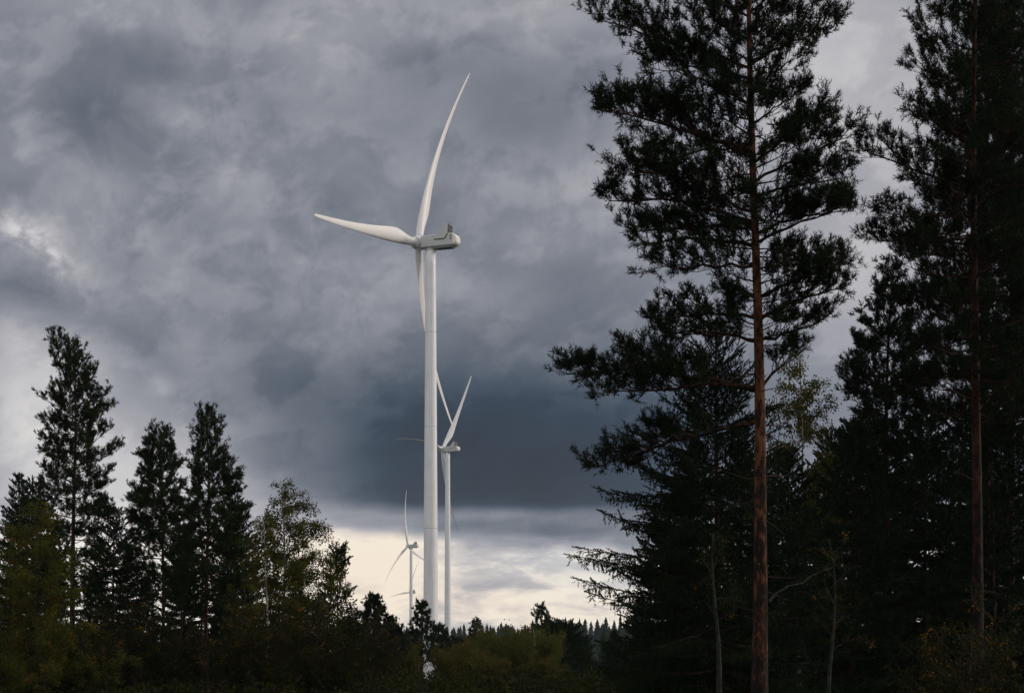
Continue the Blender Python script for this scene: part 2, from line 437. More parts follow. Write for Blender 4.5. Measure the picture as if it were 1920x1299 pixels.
TM['yaw'] = mesh("yaw_ring", *lathe([(-2.5, 1.5), (-2.4, 1.6), (-2.0, 1.6)], 48), SEAM, False)
hp = [(2.55, 1.35), (2.7, 1.62), (3.0, 1.85), (3.9, 2.0), (4.8, 1.95), (5.5, 1.72), (6.1, 1.3), (6.5, .8), (6.7, .3), (6.73, .02)]
TM['hub'] = fixn(mesh("hub", *lathe(hp, 40, 'x'), BLADE, True))
TM['gap'] = fixn(mesh("hub_gap", *lathe([(2.35, 1.3), (2.62, 1.3)], 32, 'x'), DARKM, True))
TM['collar'] = fixn(mesh("root_collar", *lathe([(1.25, 1.3), (1.3, 1.36), (1.95, 1.36), (2.0, 1.3)], 40), BLADE, False))
TM['collar_seam'] = fixn(mesh("collar_seam", *lathe([(1.99, 1.30), (2.0, 1.33), (2.10, 1.33), (2.11, 1.30)], 40), SEAM, False))
TM['light'] = mesh("warning_light", *join(*[lathe([(4.8, .16), (5.1, .2), (5.25, .1)], 12)]), RED)
def flange(z):
    r = 2.3 - .82 * (z / TOWH) ** 1.1
    return mesh("section_joint", *lathe([(z - .09, r - .01), (z - .07, r + .025), (z + .07, r + .025), (z + .09, r - .01)], 64), SEAM)
FL = [flange(z) for z in (24, 52, 82, 110)]
def turbine(px, py, D, psi, th, label, lights=False, zdrop=None, pitch=0):
    hubz = CZ + (HOR - py) / FPX * D
    a0 = Vector((-math.cos(psi), math.sin(psi), 0))
    hub = at(px, py, D)
    # the hub sits HUBX in front of the tower axis, lifted by the tilt
    topz = hubz - HUBX * math.sin(TILT)
    base = Vector((hub.x, hub.y, 0)) - a0 * HUBX * math.cos(TILT)
    t = empty("wind_turbine", (base.x, base.y, topz - TOWH), label, "wind turbine", "wind turbines of the same make")
    t.rotation_euler = (0, 0, PI - psi)
    tw = link("tower", TM['tower'], t)
    for m in FL: link("section_joint", m, tw)
    yw = link("yaw_ring", TM['yaw'], t); yw.location = (0, 0, TOWH)
    n = link("nacelle", TM['nacelle'], t); n.location = (0, 0, TOWH); n.rotation_euler = (0, 0, 0)
    for nm, k in (("rear_cover", 'rear'), ("radiator", 'radiator'), ("radiator_frame", 'frame'), ("strut", 'strut'), ("roof_rail", 'roof_edge'), ("side_hatch", 'hatch'), ("air_intake", 'slot'), ("weather_mast", 'mast'), ("weather_mast", 'mast2'), ("underside_shade", 'belly'), ("underside_shade_pan", 'pan'), ("hub_gap", 'gap')):
        link(nm, TM[k], n)
    for i in (0, 1):
        link("cooler_side_panel", TM['fin'][i], n); link("panel_shadow", TM['fin_shadow'][i], n)
    if lights:
        for yy in (-1.7, 1.7):
            o = link("warning_light", TM['light'], n); o.location = (-6.0, yy, 0)
    h = link("hub", TM['hub'], t); h.location = (0, 0, TOWH); h.rotation_euler = (0, -TILT, 0)
    a = Vector((math.cos(TILT), 0, math.sin(TILT))); v = Vector((-math.sin(TILT), 0, math.cos(TILT))); hh = Vector((0, -1, 0))
    hc = Vector((0, 0, TOWH)) + a * HUBX
    for i in range(3):
        q = th + i * 2 * PI / 3
        rr = hh * math.cos(q) + v * math.sin(q); tt = -hh * math.sin(q) + v * math.cos(q)
        m = Matrix((a, tt, rr)).transposed().to_4x4()
        if pitch: m = m @ Matrix.Rotation(pitch, 4, 'Z')
        m.translation = hc
        b = link("blade", TM['blade'], t); b.matrix_local = m
        link("root_collar", TM['collar'], b); link("collar_seam", TM['collar_seam'], b)
    return t
turbine(785, 455, 475, R(21.7), R(67.2), "largest and nearest white wind turbine, its tower rising before the dark clouds")
turbine(830, 842, 1098, R(27), R(61), "second largest wind turbine, just right of the big tower, red lights on its nacelle", True, pitch=R(-64))
turbine(765, 1023, 1789, R(24), R(104.2), "small wind turbine left of the big tower, one blade pointing straight up")
turbine(768, 1110, 2929, R(29.5), R(69.8), "smallest and farthest wind turbine, nacelle low beside the third tower, hardly above the ridge")

# ---------------------------------------------------------------- ground
gx = np.concatenate([np.linspace(-1600, -160, 40)[:-1], np.linspace(-160, 160, 81), np.linspace(160, 1600, 40)[1:]])
gy = np.concatenate([np.linspace(-120, 200, 81), np.linspace(200, 1400, 101)[1:], np.linspace(1400, 3200, 16)[1:]])
GX, GY = np.meshgrid(gx, gy)
gv = np.c_[GX.ravel(), GY.ravel(), ground_z(GX, GY).ravel()]
nx, ny = len(gx), len(gy)
ii = (np.arange(ny - 1)[:, None] * nx + np.arange(nx - 1)[None]).ravel()
gf = np.c_[ii, ii + 1, ii + 1 + nx, ii + nx]
tag(link("ground", mesh("ground", gv, gf, SOIL, True)), "dark forest floor and rising wooded ridge", kind='structure')

# ---------------------------------------------------------------- tree building kit
def unit(a): return a / (np.linalg.norm(a, axis=-1, keepdims=True) + 1e-9)
class Wood:
    """gathers tapered limb segments; build() turns them all into prisms"""
    def __init__(s): s.a, s.b, s.ra, s.rb = [], [], [], []
    def seg(s, a, b, ra, rb): s.a.append(a); s.b.append(b); s.ra.append(ra); s.rb.append(rb)
    def line(s, pts, r0, r1):
        n = len(pts) - 1
        for i in range(n): s.seg(pts[i], pts[i + 1], r0 + (r1 - r0) * i / n, r0 + (r1 - r0) * (i + 1) / n)
    def build(s, name, mat, k=4):
        if not s.a: return None
        a, b = np.array(s.a, float), np.array(s.b, float); ra, rb = np.array(s.ra), np.array(s.rb)
        d = unit(b - a); ref = np.where(np.abs(d[:, 2:3]) < .8, np.array([[0, 0, 1.]]), np.array([[1., 0, 0]]))
        u = unit(np.cross(d, ref)); v = np.cross(d, u)
        an = np.arange(k) * 2 * PI / k
        c, sn = np.cos(an)[None, :, None], np.sin(an)[None, :, None]
        ringd = u[:, None] * c + v[:, None] * sn
        b2 = b + d * (rb[:, None] * .3)
        V0 = a[:, None] + ringd * ra[:, None, None]; V1 = b2[:, None] + ringd * rb[:, None, None]
        vs = np.concatenate([V0, V1], 1).reshape(-1, 3)
        n = len(a); base = (np.arange(n) * 2 * k)[:, None, None]
        i = np.arange(k); q = np.stack([i, (i + 1) % k, k + (i + 1) % k, k + i], 1)[None]
        return mesh(name, vs, (base + q).reshape(-1, 4), mat, True)
class Tufts:
    """gathers shoots (place, direction, length, width factor) and dresses them with needles"""
    def __init__(s): s.p, s.d, s.l = [], [], []
    def add(s, p, d, l): s.p.append(p); s.d.append(d); s.l.append(l)
    def build(s, name, mat, tmpl, k=1.0):
        if not s.p: return None
        p, d, l = np.array(s.p, float), unit(np.array(s.d, float)), np.array(s.l)
        n = len(p)
        ref = rng.normal(size=(n, 3)); u = unit(np.cross(d, ref)); v = np.cross(d, u)
        T = tmpl[rng.integers(0, len(tmpl), n)]                      # n, tris, 3, 3  (x,y across, z along)
        sc = (l / .16)[:, None, None, None] * k
        P = (T[..., 0:1] * u[:, None, None] + T[..., 1:2] * v[:, None, None] + T[..., 2:3] * d[:, None, None]) * sc + p[:, None, None]
        vs = P.reshape(-1, 3)
        return mesh(name, vs, np.arange(len(vs)).reshape(-1, 3), mat)
def needle_templates(nn, length, width, spread, shoot=.16, nv=5, seed=0, tip=.5):
    r = np.random.default_rng(seed); out = []
    for _ in range(nv):
        tr = []
        for i in range(nn):
            t = (i + r.uniform(0, 1)) / nn; az = r.uniform(0, 2 * PI); sp = spread * r.uniform(.7, 1.2) * (1 - tip * t)
            d = np.array([math.cos(az) * math.sin(sp), math.sin(az) * math.sin(sp), math.cos(sp)])
            o = np.array([0, 0, t * shoot]); s = unit(np.cross(d, r.normal(size=3))) * width / 2
            L = length * r.uniform(.75, 1.15)
            tr.append([o - s, o + s, o + d * L])
        out.append(tr)
    return np.array(out)
T_PINE = needle_templates(14, .088, .0165, 1.2, .17, seed=1, tip=.3)
T_PINE_MID = needle_templates(7, .11, .034, 1.15, .17, seed=2, tip=.3)
T_PINE_FAR = needle_templates(7, .17, .06, .9, .18, seed=3)
T_SPR = needle_templates(9, .055, .028, .95, .18, seed=4, tip=.3)
T_SPR_MID = needle_templates(7, .085, .052, .9, .18, seed=5, tip=.3)
def leaf_templates(nl, size, spread, nv=6, seed=0):
    r = np.random.default_rng(seed); out = []
    for _ in range(nv):
        tr = []
        for i in range(nl):
            o = r.normal(size=3) * np.array([spread, spread, spread]) + np.array([0, 0, .08])
            a = unit(r.normal(size=3)); b = unit(np.cross(a, r.normal(size=3))); s = size * r.uniform(.7, 1.2)
            p0, p1, p2, p3 = o - a * s * .5, o + b * s * .38, o + a * s * .5, o - b * s * .38
            tr.append([p0, p1, p2]); tr.append([p0, p2, p3])
        out.append(tr)
    return np.array(out)
T_LEAF = leaf_templates(8, .095, .085, seed=6)
T_LEAF_NEAR = leaf_templates(7, .05, .07, seed=7)

def rot(v, ax, a):
    ax = ax / (np.linalg.norm(ax) + 1e-9)
    return v * math.cos(a) + np.cross(ax, v) * math.sin(a) + ax * np.dot(ax, v) * (1 - math.cos(a))
def curve(p0, d0, L, n, up=0., wob=.12, r=rng):
    """a limb: n segments, bending up (or down) by `up` over its length, with a wobble"""
    pts = [np.array(p0, float)]; d = unit(np.array(d0, float)); st = L / n
    for i in range(n):
        d = unit(d + np.array([0, 0, up / n]) + r.normal(size=3) * wob / math.sqrt(n))
        pts.append(pts[-1] + d * st)
    return pts
def interp(pts, t):
    x = t * (len(pts) - 1); i = min(int(x), len(pts) - 2); f = x - i
    return pts[i] * (1 - f) + pts[i + 1] * f, unit(pts[i + 1] - pts[i])
def pine_branch(W, T, pts, L, r0, dens=1.0, bare=.3, tw=.34, latk=.42, clump=1.0):
    """flat Scots pine limb: laterals in the plane of the limb, twigs on them, upturned brushes at the ends"""
    W.line(pts, r0, r0 * .22)
    n = max(3, int(L * 6.0 * dens ** .5)); side = 1
    for i in range(n):
        t = bare + (1 - bare) * (i + rng.uniform(.1, .9)) / n
        p, d = interp(pts, t); side = -side
        l = (latk * L * (1 - t) ** .8 + .38) * rng.uniform(.6, 1.15)
        hd = rot(d, np.array([0, 0, 1.]), side * R(rng.uniform(35, 70))); hd[2] += rng.uniform(-.15, .4)
        lp = curve(p, hd, l, 4, .35, .25)
        W.line(lp, r0 * .34 * (1 - t * .5), .006)
        m = max(2, int(l / .20 * dens + rng.random()))
        for j in range(m):
            u = .3 + .7 * (j + rng.uniform(0, 1)) / m
            q, e = interp(lp, min(u, .999))
            td = rot(e, rng.normal(size=3), R(rng.uniform(15, 60))); td[2] += rng.uniform(.1, .7)
            td = unit(td); tl = rng.uniform(.12, .42) * clump
            qe = q + td * tl; W.seg(q, qe, .007, .004)
            for h in range(3 + int(rng.random() < .6) + int(rng.random() < .4)):
                fd = unit(td + rng.normal(size=3) * .48 + np.array([0, 0, .3]))
                T.add(qe - td * rng.uniform(0, .06), fd, rng.uniform(.14, .22))
        T.add(lp[-1], lp[-1] - lp[-2] + np.array([0, 0, .12]), .2)
        for h in range(3): T.add(lp[-1], unit(lp[-1] - lp[-2]) + rng.normal(size=3) * .5 + np.array([0, 0, .2]), rng.uniform(.14, .2))
    T.add(pts[-1], pts[-1] - pts[-2] + np.array([0, 0, .1]), .2)
def trunk_mesh(pts, r0, r1, mat, k=20, lump=.05, flare=.25, name="trunk"):
    n = len(pts); vs = []; fs = []
    for j, p in enumerate(pts):
        t = j / (n - 1); r = r0 + (r1 - r0) * t ** .85 + r0 * flare * math.exp(-t * n * .45)
        for i in range(k):
            a = 2 * PI * i / k
            q = r * (1 + lump * math.sin(3 * a + j * .7) * rng.uniform(.2, 1) + lump * .5 * rng.normal())
            vs.append((p[0] + q * math.cos(a), p[1] + q * math.sin(a), p[2]))
    for j in range(n - 1):
        for i in range(k):
            a, b = j * k + i, j * k + (i + 1) % k
            fs.append((a, b, b + k, a + k))
    fs.append(tuple(range((n - 1) * k, n * k)))
    return mesh(name, vs, fs, mat, True)
def trunk_line(H, lean=(0, 0), wob=.10, n=26):
    ph = rng.uniform(0, 6, 2)
    return [np.array([lean[0] * (t * H) + wob * math.sin(t * 5 + ph[0]) * t, lean[1] * t * H + wob * math.sin(t * 4 + ph[1]) * t, t * H]) for t in np.linspace(0, 1, n)]
def tl_at(tl, z):
    H = tl[-1][2]; return interp(tl, min(max(z / H, 0), .999))[0]
def env_at(env, z):
    zs = [e[0] for e in env]
    return float(np.interp(z, zs, [e[1] for e in env])), float(np.interp(z, zs, [e[2] for e in env]))
def whole(name, root, W, T, wmat, nmat, tmpl, per_branch=False, k=1.0, fname="needles"):
    b = link("branches", W.build("branches", wmat, 3), root); tag(b, kind="stuff")
    f = link(fname, T.build(fname, nmat, tmpl, k), root); tag(f, kind="stuff")
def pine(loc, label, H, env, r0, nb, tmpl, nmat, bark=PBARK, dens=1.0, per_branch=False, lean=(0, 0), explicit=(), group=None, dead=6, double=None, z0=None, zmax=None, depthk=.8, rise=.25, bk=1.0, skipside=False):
    """env: rows (height, reach to the left, reach to the right) of the crown seen along +Y"""
    root = empty("pine_tree", loc, label, "pine tree", group)
    tl = trunk_line(H, lean, .20 if H > 12 else .06)
    link("trunk", trunk_mesh(tl, r0, .03, bark), root)
    zlo, zhi = env[0][0] if z0 is None else z0, H - .15
    Wa, Ta = Wood(), Tufts()
    def emit(W, T):
        if per_branch:
            b = link("branch", W.build("branch", PBARK_D, 3), root)
            m = T.build("needles", nmat, tmpl)
            if m: tag(link("needles", m, b), kind="stuff")
    jobs = []
    gold = 2.399963; ph0 = rng.uniform(0, 6)
    for i in range(nb):
        u = (i + rng.uniform(.2, .8)) / nb
        z = zlo + (zhi - zlo) * u ** 1.0
        a = i * gold + rng.uniform(-.3, .3)
        l, r = env_at(env, z + .15)
        ex = r if math.cos(a) > 0 else l
        dp = (l + r) / 2 * depthk
        L = 1 / math.sqrt((math.cos(a) / max(ex, .05)) ** 2 + (math.sin(a) / max(dp, .05)) ** 2) * rng.uniform(.78, 1.06) * (.86 + .16 * math.sin(z * (34 / H) + ph0 + 1.3 * math.sin(a)))
        if skipside: L *= .62 if abs(math.cos(a)) > .6 else .85
        L = min(L, .22 + (H - z) * .75)
        jobs.append((z, a, max(L, .2), rise))
    for z, a, L, up in jobs:
        W, T = (Wood(), Tufts()) if per_branch else (Wa, Ta)
        frac = (z - zlo) / (zhi - zlo)
        el = R(5 + 34 * frac ** 2 + rng.uniform(-8, 10)) - .12 * (1 - frac)
        zb = z - L * math.sin(el) * .7
        p0 = tl_at(tl, max(zb, .5))
        d = np.array([math.cos(a) * math.cos(el), math.sin(a) * math.cos(el), math.sin(el)])
        pts = curve(p0, d, L, 7, up, .22)
        pine_branch(W, T, pts, L, (.016 + .011 * L) * bk, dens, bare=.12 + .33 * (1 - frac) if L > 1 else .1)
        emit(W, T)
    for (zs, ze, ex, dy, th) in explicit:                     # start height, end height, signed reach, depth, thickness
        W, T = (Wood(), Tufts()) if per_branch else (Wa, Ta)
        p0 = tl_at(tl, zs); p1 = np.array([p0[0] + ex, dy, ze]); L = np.linalg.norm(p1 - p0)
        c = (p0 + p1) / 2 + np.array([0, 0, rng.uniform(.02, .12) * L])
        pts = [(1 - t) ** 2 * p0 + 2 * t * (1 - t) * c + t * t * p1 + (rng.normal(size=3) * .04 * L * .3 if 0 < t < 1 else 0) for t in np.linspace(0, 1, 9)]
        pine_branch(W, T, pts, L, th, dens * 1.35, bare=.26, latk=.34)
        emit(W, T)
    # leader
    W, T = (Wood(), Tufts()) if per_branch else (Wa, Ta)
    for i in range(14):
        z = H - .08 * i; p = tl_at(tl, z); a = rng.uniform(0, 6.28)
        T.add(p, np.array([math.cos(a) * .5, math.sin(a) * .5, 1.]), .18)
    W.seg(tl[-2], tl[-1], .03, .012); emit(W, T)
    # dead snags on the bare trunk
    D = Wood()
    for i in range(dead):
        z = rng.uniform(max(.3 * zlo, 1), max(zlo * 1.5, 2)); a = rng.uniform(0, 6.28); L = rng.uniform(.3, 1.3) if H > 12 else .3
        p0 = tl_at(tl, z); D.line(curve(p0, (math.cos(a), math.sin(a), rng.uniform(-.3, .2)), L, 4, -.1, .3), .018, .005)
    if dead: tag(link("dead_twigs", D.build("dead_twigs", TWIG, 4), root), kind="stuff")
    if double:
        (zs, ex, zt) = double; p0 = tl_at(tl, zs); p1 = np.array([p0[0] + ex, 0, zt])
        l2 = [p0 * (1 - t) + p1 * t + np.array([ex * .25 * math.sin(t * PI), 0, 0]) for t in np.linspace(0, 1, 9)]
        Wa.line(l2, r0 * .3, .02)
        for i in range(16):
            t = .25 + .75 * i / 16; p = interp(l2, t)[0]; a = i * gold; L = (1 - t) * .7 + .2
            pine_branch(Wa, Ta, curve(p, (math.cos(a), math.sin(a), .6), L, 4, .3), L, .015, dens, .1)
        for i in range(10): Ta.add(p1 - np.array([0, 0, .07 * i]), rng.normal(size=3) * .35 + np.array([0, 0, 1.]), .18)
    if not per_branch: whole("pine", root, Wa, Ta, PBARK_D, nmat, tmpl)
    return root
def spruce(loc, label, H, env, r0, whorl, tmpl, nmat=SPRUCE, dens=1.0, per_branch=False, bark=PBARK_D, group=None, low=.4, sparse=0., depthk=.9, name="spruce_tree", cat="spruce tree", hang=1.0):
    root = empty(name, loc, label, cat, group)
    tl = trunk_line(H, (0, 0), .05)
    link("trunk", trunk_mesh(tl, r0, .015, bark, 14), root)
    Wa, Ta = Wood(), Tufts()
    z = low; i = 0
    while z < H - .1:
        f = z / H
        for k in range(5 if H > 5 else 4):
            i += 1
            if rng.random() < sparse: continue
            a = i * 2.399963 + rng.uniform(-.35, .35)
            l, r = env_at(env, z); ex = r if math.cos(a) > 0 else l; dp = (l + r) / 2 * depthk
            L = max(.12, 1 / math.sqrt((math.cos(a) / max(ex, .05)) ** 2 + (math.sin(a) / max(dp, .05)) ** 2) * rng.uniform(.82, 1.04))
            W, T = (Wood(), Tufts()) if per_branch else (Wa, Ta)
            el = -.30 + .95 * f ** 1.5 + rng.uniform(-.1, .1)
            p0 = tl_at(tl, z)
            pts = curve(p0, (math.cos(a) * math.cos(el), math.sin(a) * math.cos(el), math.sin(el)), L, 7, .45 - .2 * f, .12)
            W.line(pts, .010 + .007 * L, .006)
            n = max(3, int(L * 9 * dens)); side = 1
            for j in range(n):
                t = .12 + .88 * (j + rng.uniform(.2, .8)) / n; p, d = interp(pts, min(t, .999)); side = -side
                ll = (.40 * L * (1 - t) + .16) * rng.uniform(.6, 1.15)
                hd = rot(d, np.array([0, 0, 1.]), side * R(rng.uniform(38, 62)))
                hd[2] -= rng.uniform(0, .55) * hang * (1 - f)
                lp = curve(p, hd, ll, 3, .10, .12); W.line(lp, .007, .004)
                m = max(1, int(ll / .12))
                for q in range(m):
                    u = (q + .6) / m; pp, dd = interp(lp, min(u, .999))
                    T.add(pp, dd, .17)
                    sd = rot(dd, np.array([0, 0, 1.]), R(rng.choice([-50, 50]))); sd[2] -= rng.uniform(-.1, .9) * hang * (1 - f)
                    T.add(pp, sd, rng.uniform(.10, .17)); T.add(pp, (rng.normal() * .3, rng.normal() * .3, -.8), rng.uniform(.1, .17) * (hang if hang > 1 else 1))
                T.add(lp[-1], lp[-1] - lp[-2], .16)
            m = max(2, int(L / .15))
            for q in range(m):
                pp, dd = interp(pts, (q + .9) / (m + .001) if q < m - 1 else .999); T.add(pp, dd, .17)
            T.add(pts[-1], pts[-1] - pts[-2], .18)
            if per_branch:
                b = link("branch", W.build("branch", TWIG, 3), root); tag(link("needles", T.build("needles", nmat, tmpl), b), kind="stuff")
        z += whorl * (1.15 - .5 * f) * rng.uniform(.85, 1.15)
    for q in range(int(.8 / .1)):
        p = tl_at(tl, H - q * .1); Ta.add(p, (0, 0, 1), .17)
        Ta.add(p, rng.normal(size=3) * .4 + np.array([0, 0, 1]), .14)
    if per_branch: tag(link("leader_needles", Ta.build("leader_needles", nmat, tmpl), root), kind="stuff")
    else: whole("spruce", root, Wa, Ta, TWIG, nmat, tmpl)
    return root
def birch(loc, label, H, env, r0, nb, tmpl, nmat=BIRCH, bark=BBARK, group=None, droop=.8, dens=1.0, yellow=.06, name="birch_tree", cat="birch tree", stems=1, lowf=.15, spread=.0, up=55):
    root = empty(name, loc, label, cat, group)
    W, T, Y = Wood(), Tufts(), Tufts()
    zlo = env[0][0]
    for s in range(stems):
        a0 = rng.uniform(0, 6.28); ln = (math.cos(a0) * spread, math.sin(a0) * spread * .6)
        Hs = H * (1 if s == 0 else rng.uniform(.65, .95)); tl = trunk_line(Hs, ln, .12 + .03 * stems)
        link("trunk", trunk_mesh(tl, r0 * (1 if s == 0 else .7), .012, bark, 12), root)
        for i in range(nb // stems):
            z = zlo + (Hs - zlo) * (i + rng.uniform(0, 1)) / (nb // stems); a = i * 2.399963 + rng.uniform(-.4, .4)
            l, r = env_at(env, z); ex = r if math.cos(a) > 0 else l; dp = (l + r) / 2 * .9
            L = max(.3, 1 / math.sqrt((math.cos(a) / max(ex, .05)) ** 2 + (math.sin(a) / max(dp, .05)) ** 2) * rng.uniform(.7, 1.08))
            el = R(rng.uniform(up - 25, up)); p0 = tl_at(tl, max(zlo * .6, z - L * math.tan(el) * .75))
            pts = curve(p0, (math.cos(a) * math.cos(el), math.sin(a) * math.cos(el), math.sin(el)), L / math.cos(el) * .92, 7, -droop * .75, .25)
            W.line(pts, .012 + .008 * L, .005)
            n = max(3, int(L * 6 * dens))
            for j in range(n):
                t = .2 + .8 * (j + rng.uniform(0, 1)) / n; p, d = interp(pts, min(t, .999))
                sd = rot(d, rng.normal(size=3), R(rng.uniform(30, 75)))
                ll = rng.uniform(.25, .6) * (.5 + .5 * L / 2)
                lp = curve(p, sd, ll, 3, -.2, .3)
                if droop > 0 and rng.random() < .55: lp += curve(lp[-1], (0, 0, -1), ll * droop * rng.uniform(.3, 1.3), 3, 0, .25)[1:]
                W.line(lp, .006, .003)
                m = max(2, int(ll / .09))
                for q in range(m):
                    pp = interp(lp, rng.uniform(.15, .999))[0]
                    (Y if rng.random() < yellow else T).add(pp, rng.normal(size=3), rng.uniform(.12, .18))
    tag(link("branches", W.build("branches", TWIG if bark is not LICHEN else LICHEN, 3), root), kind="stuff")
    tag(link("leaves", T.build("leaves", nmat, tmpl), root), kind="stuff")
    if Y.p: tag(link("yellowed_leaves", Y.build("yellowed_leaves", YEL_SPOT, tmpl, .8), root), kind="stuff")
    return root
def env_px(tx, D, zb, rows):
    """rows (photo y, left x, right x) around the trunk column tx at distance D, turned into metres above the foot"""
    k = D / FPX
    out = [((CZ + (HOR - y) * k) - zb, max((tx - l) * k, .1), max((r - tx) * k, .1)) for y, l, r in rows]
    return sorted(out)
def foot(px, D):
    x = (px - 960) / FPX * D; return Vector((x, D, float(ground_z(x, D)) - .05))
def ex_px(tx, D, zb, ys, xe, ye, dy, th):
    k = D / FPX; f = lambda y: CZ + (HOR - y) * k - zb
    return (f(ys), f(ye), (xe - tx) * k, dy, th)
def tree_h(py, D, zb): return CZ + (HOR - py) / FPX * D - zb

# ---------------------------------------------------------------- the big pine on the right
D = 37.; c = foot(1424, D)
rows = [(1180, 1400, 1440), (900, 1330, 1500), (760, 1260, 1500), (660, 1240, 1500), (560, 1300, 1560), (500, 1225, 1565), (430, 1210, 1570), (360, 1190, 1585), (290, 1245, 1590), (220, 1200, 1565), (150, 1240, 1520), (80, 1215, 1530), (0, 1160, 1580), (-120, 1190, 1560), (-250, 1260, 1500), (-420, 1330, 1470), (-480, 1400, 1430)]
env = env_px(1420, D, c.z, rows)
E_ = lambda *a: ex_px(1420, D, c.z, *a)
expl = [E_(735, 1062, 690, .8, .075), E_(728, 1115, 750, -.9, .05), E_(790, 1120, 870, .5, .06), E_(640, 1235, 640, -.6, .05), E_(600, 1232, 592, .5, .05),
        E_(465, 1208, 450, .4, .06), E_(500, 1215, 520, -.7, .045), E_(420, 1148, 372, .2, .06), E_(400, 1165, 330, -.8, .05), E_(430, 1200, 415, .9, .045),
        E_(290, 1142, 200, .3, .055), E_(300, 1150, 225, -.7, .05), E_(270, 1225, 290, .9, .04), E_(200, 1230, 140, -.4, .04), E_(130, 1140, 30, .3, .045), E_(150, 1240, 95, .6, .04),
        E_(120, 1582, 45, .2, .045), E_(180, 1520, 110, -.6, .035), E_(240, 1510, 170, .5, .035), E_(310, 1562, 215, .3, .045), E_(345, 1592, 270, -.5, .045), E_(370, 1600, 320, .5, .05),
        E_(440, 1602, 385, .2, .05), E_(460, 1580, 410, -.7, .045), E_(560, 1572, 490, .5, .045), E_(600, 1570, 548, -.4, .06), E_(645, 1548, 592, .6, .05), E_(560, 1555, 520, -.9, .04), E_(732, 1492, 665, .4, .055)]
pine(c, "tallest pine right of the turbines, thick straight orange trunk, top cut off by the frame", 20.5, env, .19, 84, T_PINE, NEEDLE, dens=1.2, per_branch=True, lean=(-.005, 0), explicit=expl, z0=float(env_at([(0, 0, 0)], 0)[0]) + 9.0, dead=34, skipside=True, depthk=.85)

# ---------------------------------------------------------------- pines at the right edge
D = 44.; c = foot(1832, D)
rows = [(1250, 1800, 1860), (950, 1780, 1880), (880, 1740, 1900), (800, 1700, 1910), (740, 1640, 1920), (650, 1660, 1930), (560, 1640, 1960), (500, 1650, 1960), (450, 1610, 1960), (390, 1630, 1960), (330, 1585, 1960), (270, 1640, 1960), (215, 1625, 1950), (160, 1690, 1950), (100, 1700, 1940), (40, 1715, 1930), (-80, 1730, 1930), (-250, 1780, 1890), (-330, 1825, 1840)]
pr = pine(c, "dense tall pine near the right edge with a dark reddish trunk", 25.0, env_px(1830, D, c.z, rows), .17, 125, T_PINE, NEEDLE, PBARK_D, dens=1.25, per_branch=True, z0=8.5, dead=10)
def copy_tree(o, loc, label, scale=1., rz=0., parent=None):
    c = o.copy(); COL.objects.link(c); c.parent = parent
    for ch in o.children: copy_tree(ch, None, None, parent=c)
    if loc is not None:
        c.location = loc; c['label'] = label; c.scale = (scale,) * 3; c.rotation_euler = (0, 0, rz)
    return c
copy_tree(pr, foot(1893, 57), "tall dark pine at the very right edge, behind the dense pine", 1.12, 2.2)
D = 60.; c = foot(1668, D)
rows = [(1100, 1640, 1700), (900, 1560, 1760), (830, 1545, 1755), (760, 1560, 1760), (700, 1556, 1775), (640, 1575, 1740), (580, 1600, 1720), (530, 1615, 1690), (505, 1650, 1670)]
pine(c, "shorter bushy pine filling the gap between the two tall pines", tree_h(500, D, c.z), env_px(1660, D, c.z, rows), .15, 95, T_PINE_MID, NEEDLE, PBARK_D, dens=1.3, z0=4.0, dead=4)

copy_tree(pr, foot(1853, 58), "dark pine whose stem shows just right of the reddish trunk", 1.12, 5.4)
copy_tree(pr, foot(1990, 50), "pine cut off by the right frame edge, its dark boughs reaching in", 1.0, 4.1)

# ---------------------------------------------------------------- spruces and birches in the right-hand wood
D = 41.; c = foot(1345, D)
rows = [(1300, 1090, 1600), (1180, 1080, 1600), (1100, 1066, 1590), (1050, 1064, 1570), (980, 1072, 1540), (930, 1090, 1520), (880, 1170, 1500), (800, 1215, 1470), (720, 1270, 1430), (660, 1295, 1390), (615, 1330, 1350)]
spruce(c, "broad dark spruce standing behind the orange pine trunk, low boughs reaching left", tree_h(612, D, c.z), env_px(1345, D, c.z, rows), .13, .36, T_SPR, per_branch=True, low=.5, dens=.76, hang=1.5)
D = 50.; c = foot(1600, D)
rows = [(1300, 1440, 1760), (1150, 1450, 1740), (1000, 1490, 1700), (900, 1530, 1670), (820, 1570, 1630), (770, 1598, 1602)]
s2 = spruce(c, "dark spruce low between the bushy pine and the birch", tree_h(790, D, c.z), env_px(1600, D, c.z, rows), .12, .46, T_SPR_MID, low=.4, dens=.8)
copy_tree(s2, foot(1735, 56), "dark spruce just left of the reddish trunk at the right edge", 1.15, 1.3)
copy_tree(s2, foot(1900, 62), "spruce at the right edge behind the second tall trunk", 1.5, 2.9)
copy_tree(s2, foot(1480, 54), "narrow spruce just right of the orange trunk, below the yellowing birch", .95, 4.0)
copy_tree(s2, foot(1300, 72), "tall spruce deep in the shade behind the broad spruce", 1.2, .6)
copy_tree(s2, foot(1660, 68), "spruce in the shade right below the bushy pine", 1.25, 3.6)
copy_tree(s2, foot(1560, 74), "spruce in the shade behind the low dark spruce", 1.3, 5.3)
copy_tree(s2, foot(1800, 66), "spruce just left behind the reddish trunk at the right edge", 1.3, .2)
copy_tree(s2, foot(1860, 52), "spruce filling the space between the two trunks at the right edge", 1.1, 4.7)
copy_tree(s2, foot(1390, 66), "spruce standing directly behind the thick orange trunk", 1.1, 2.4)
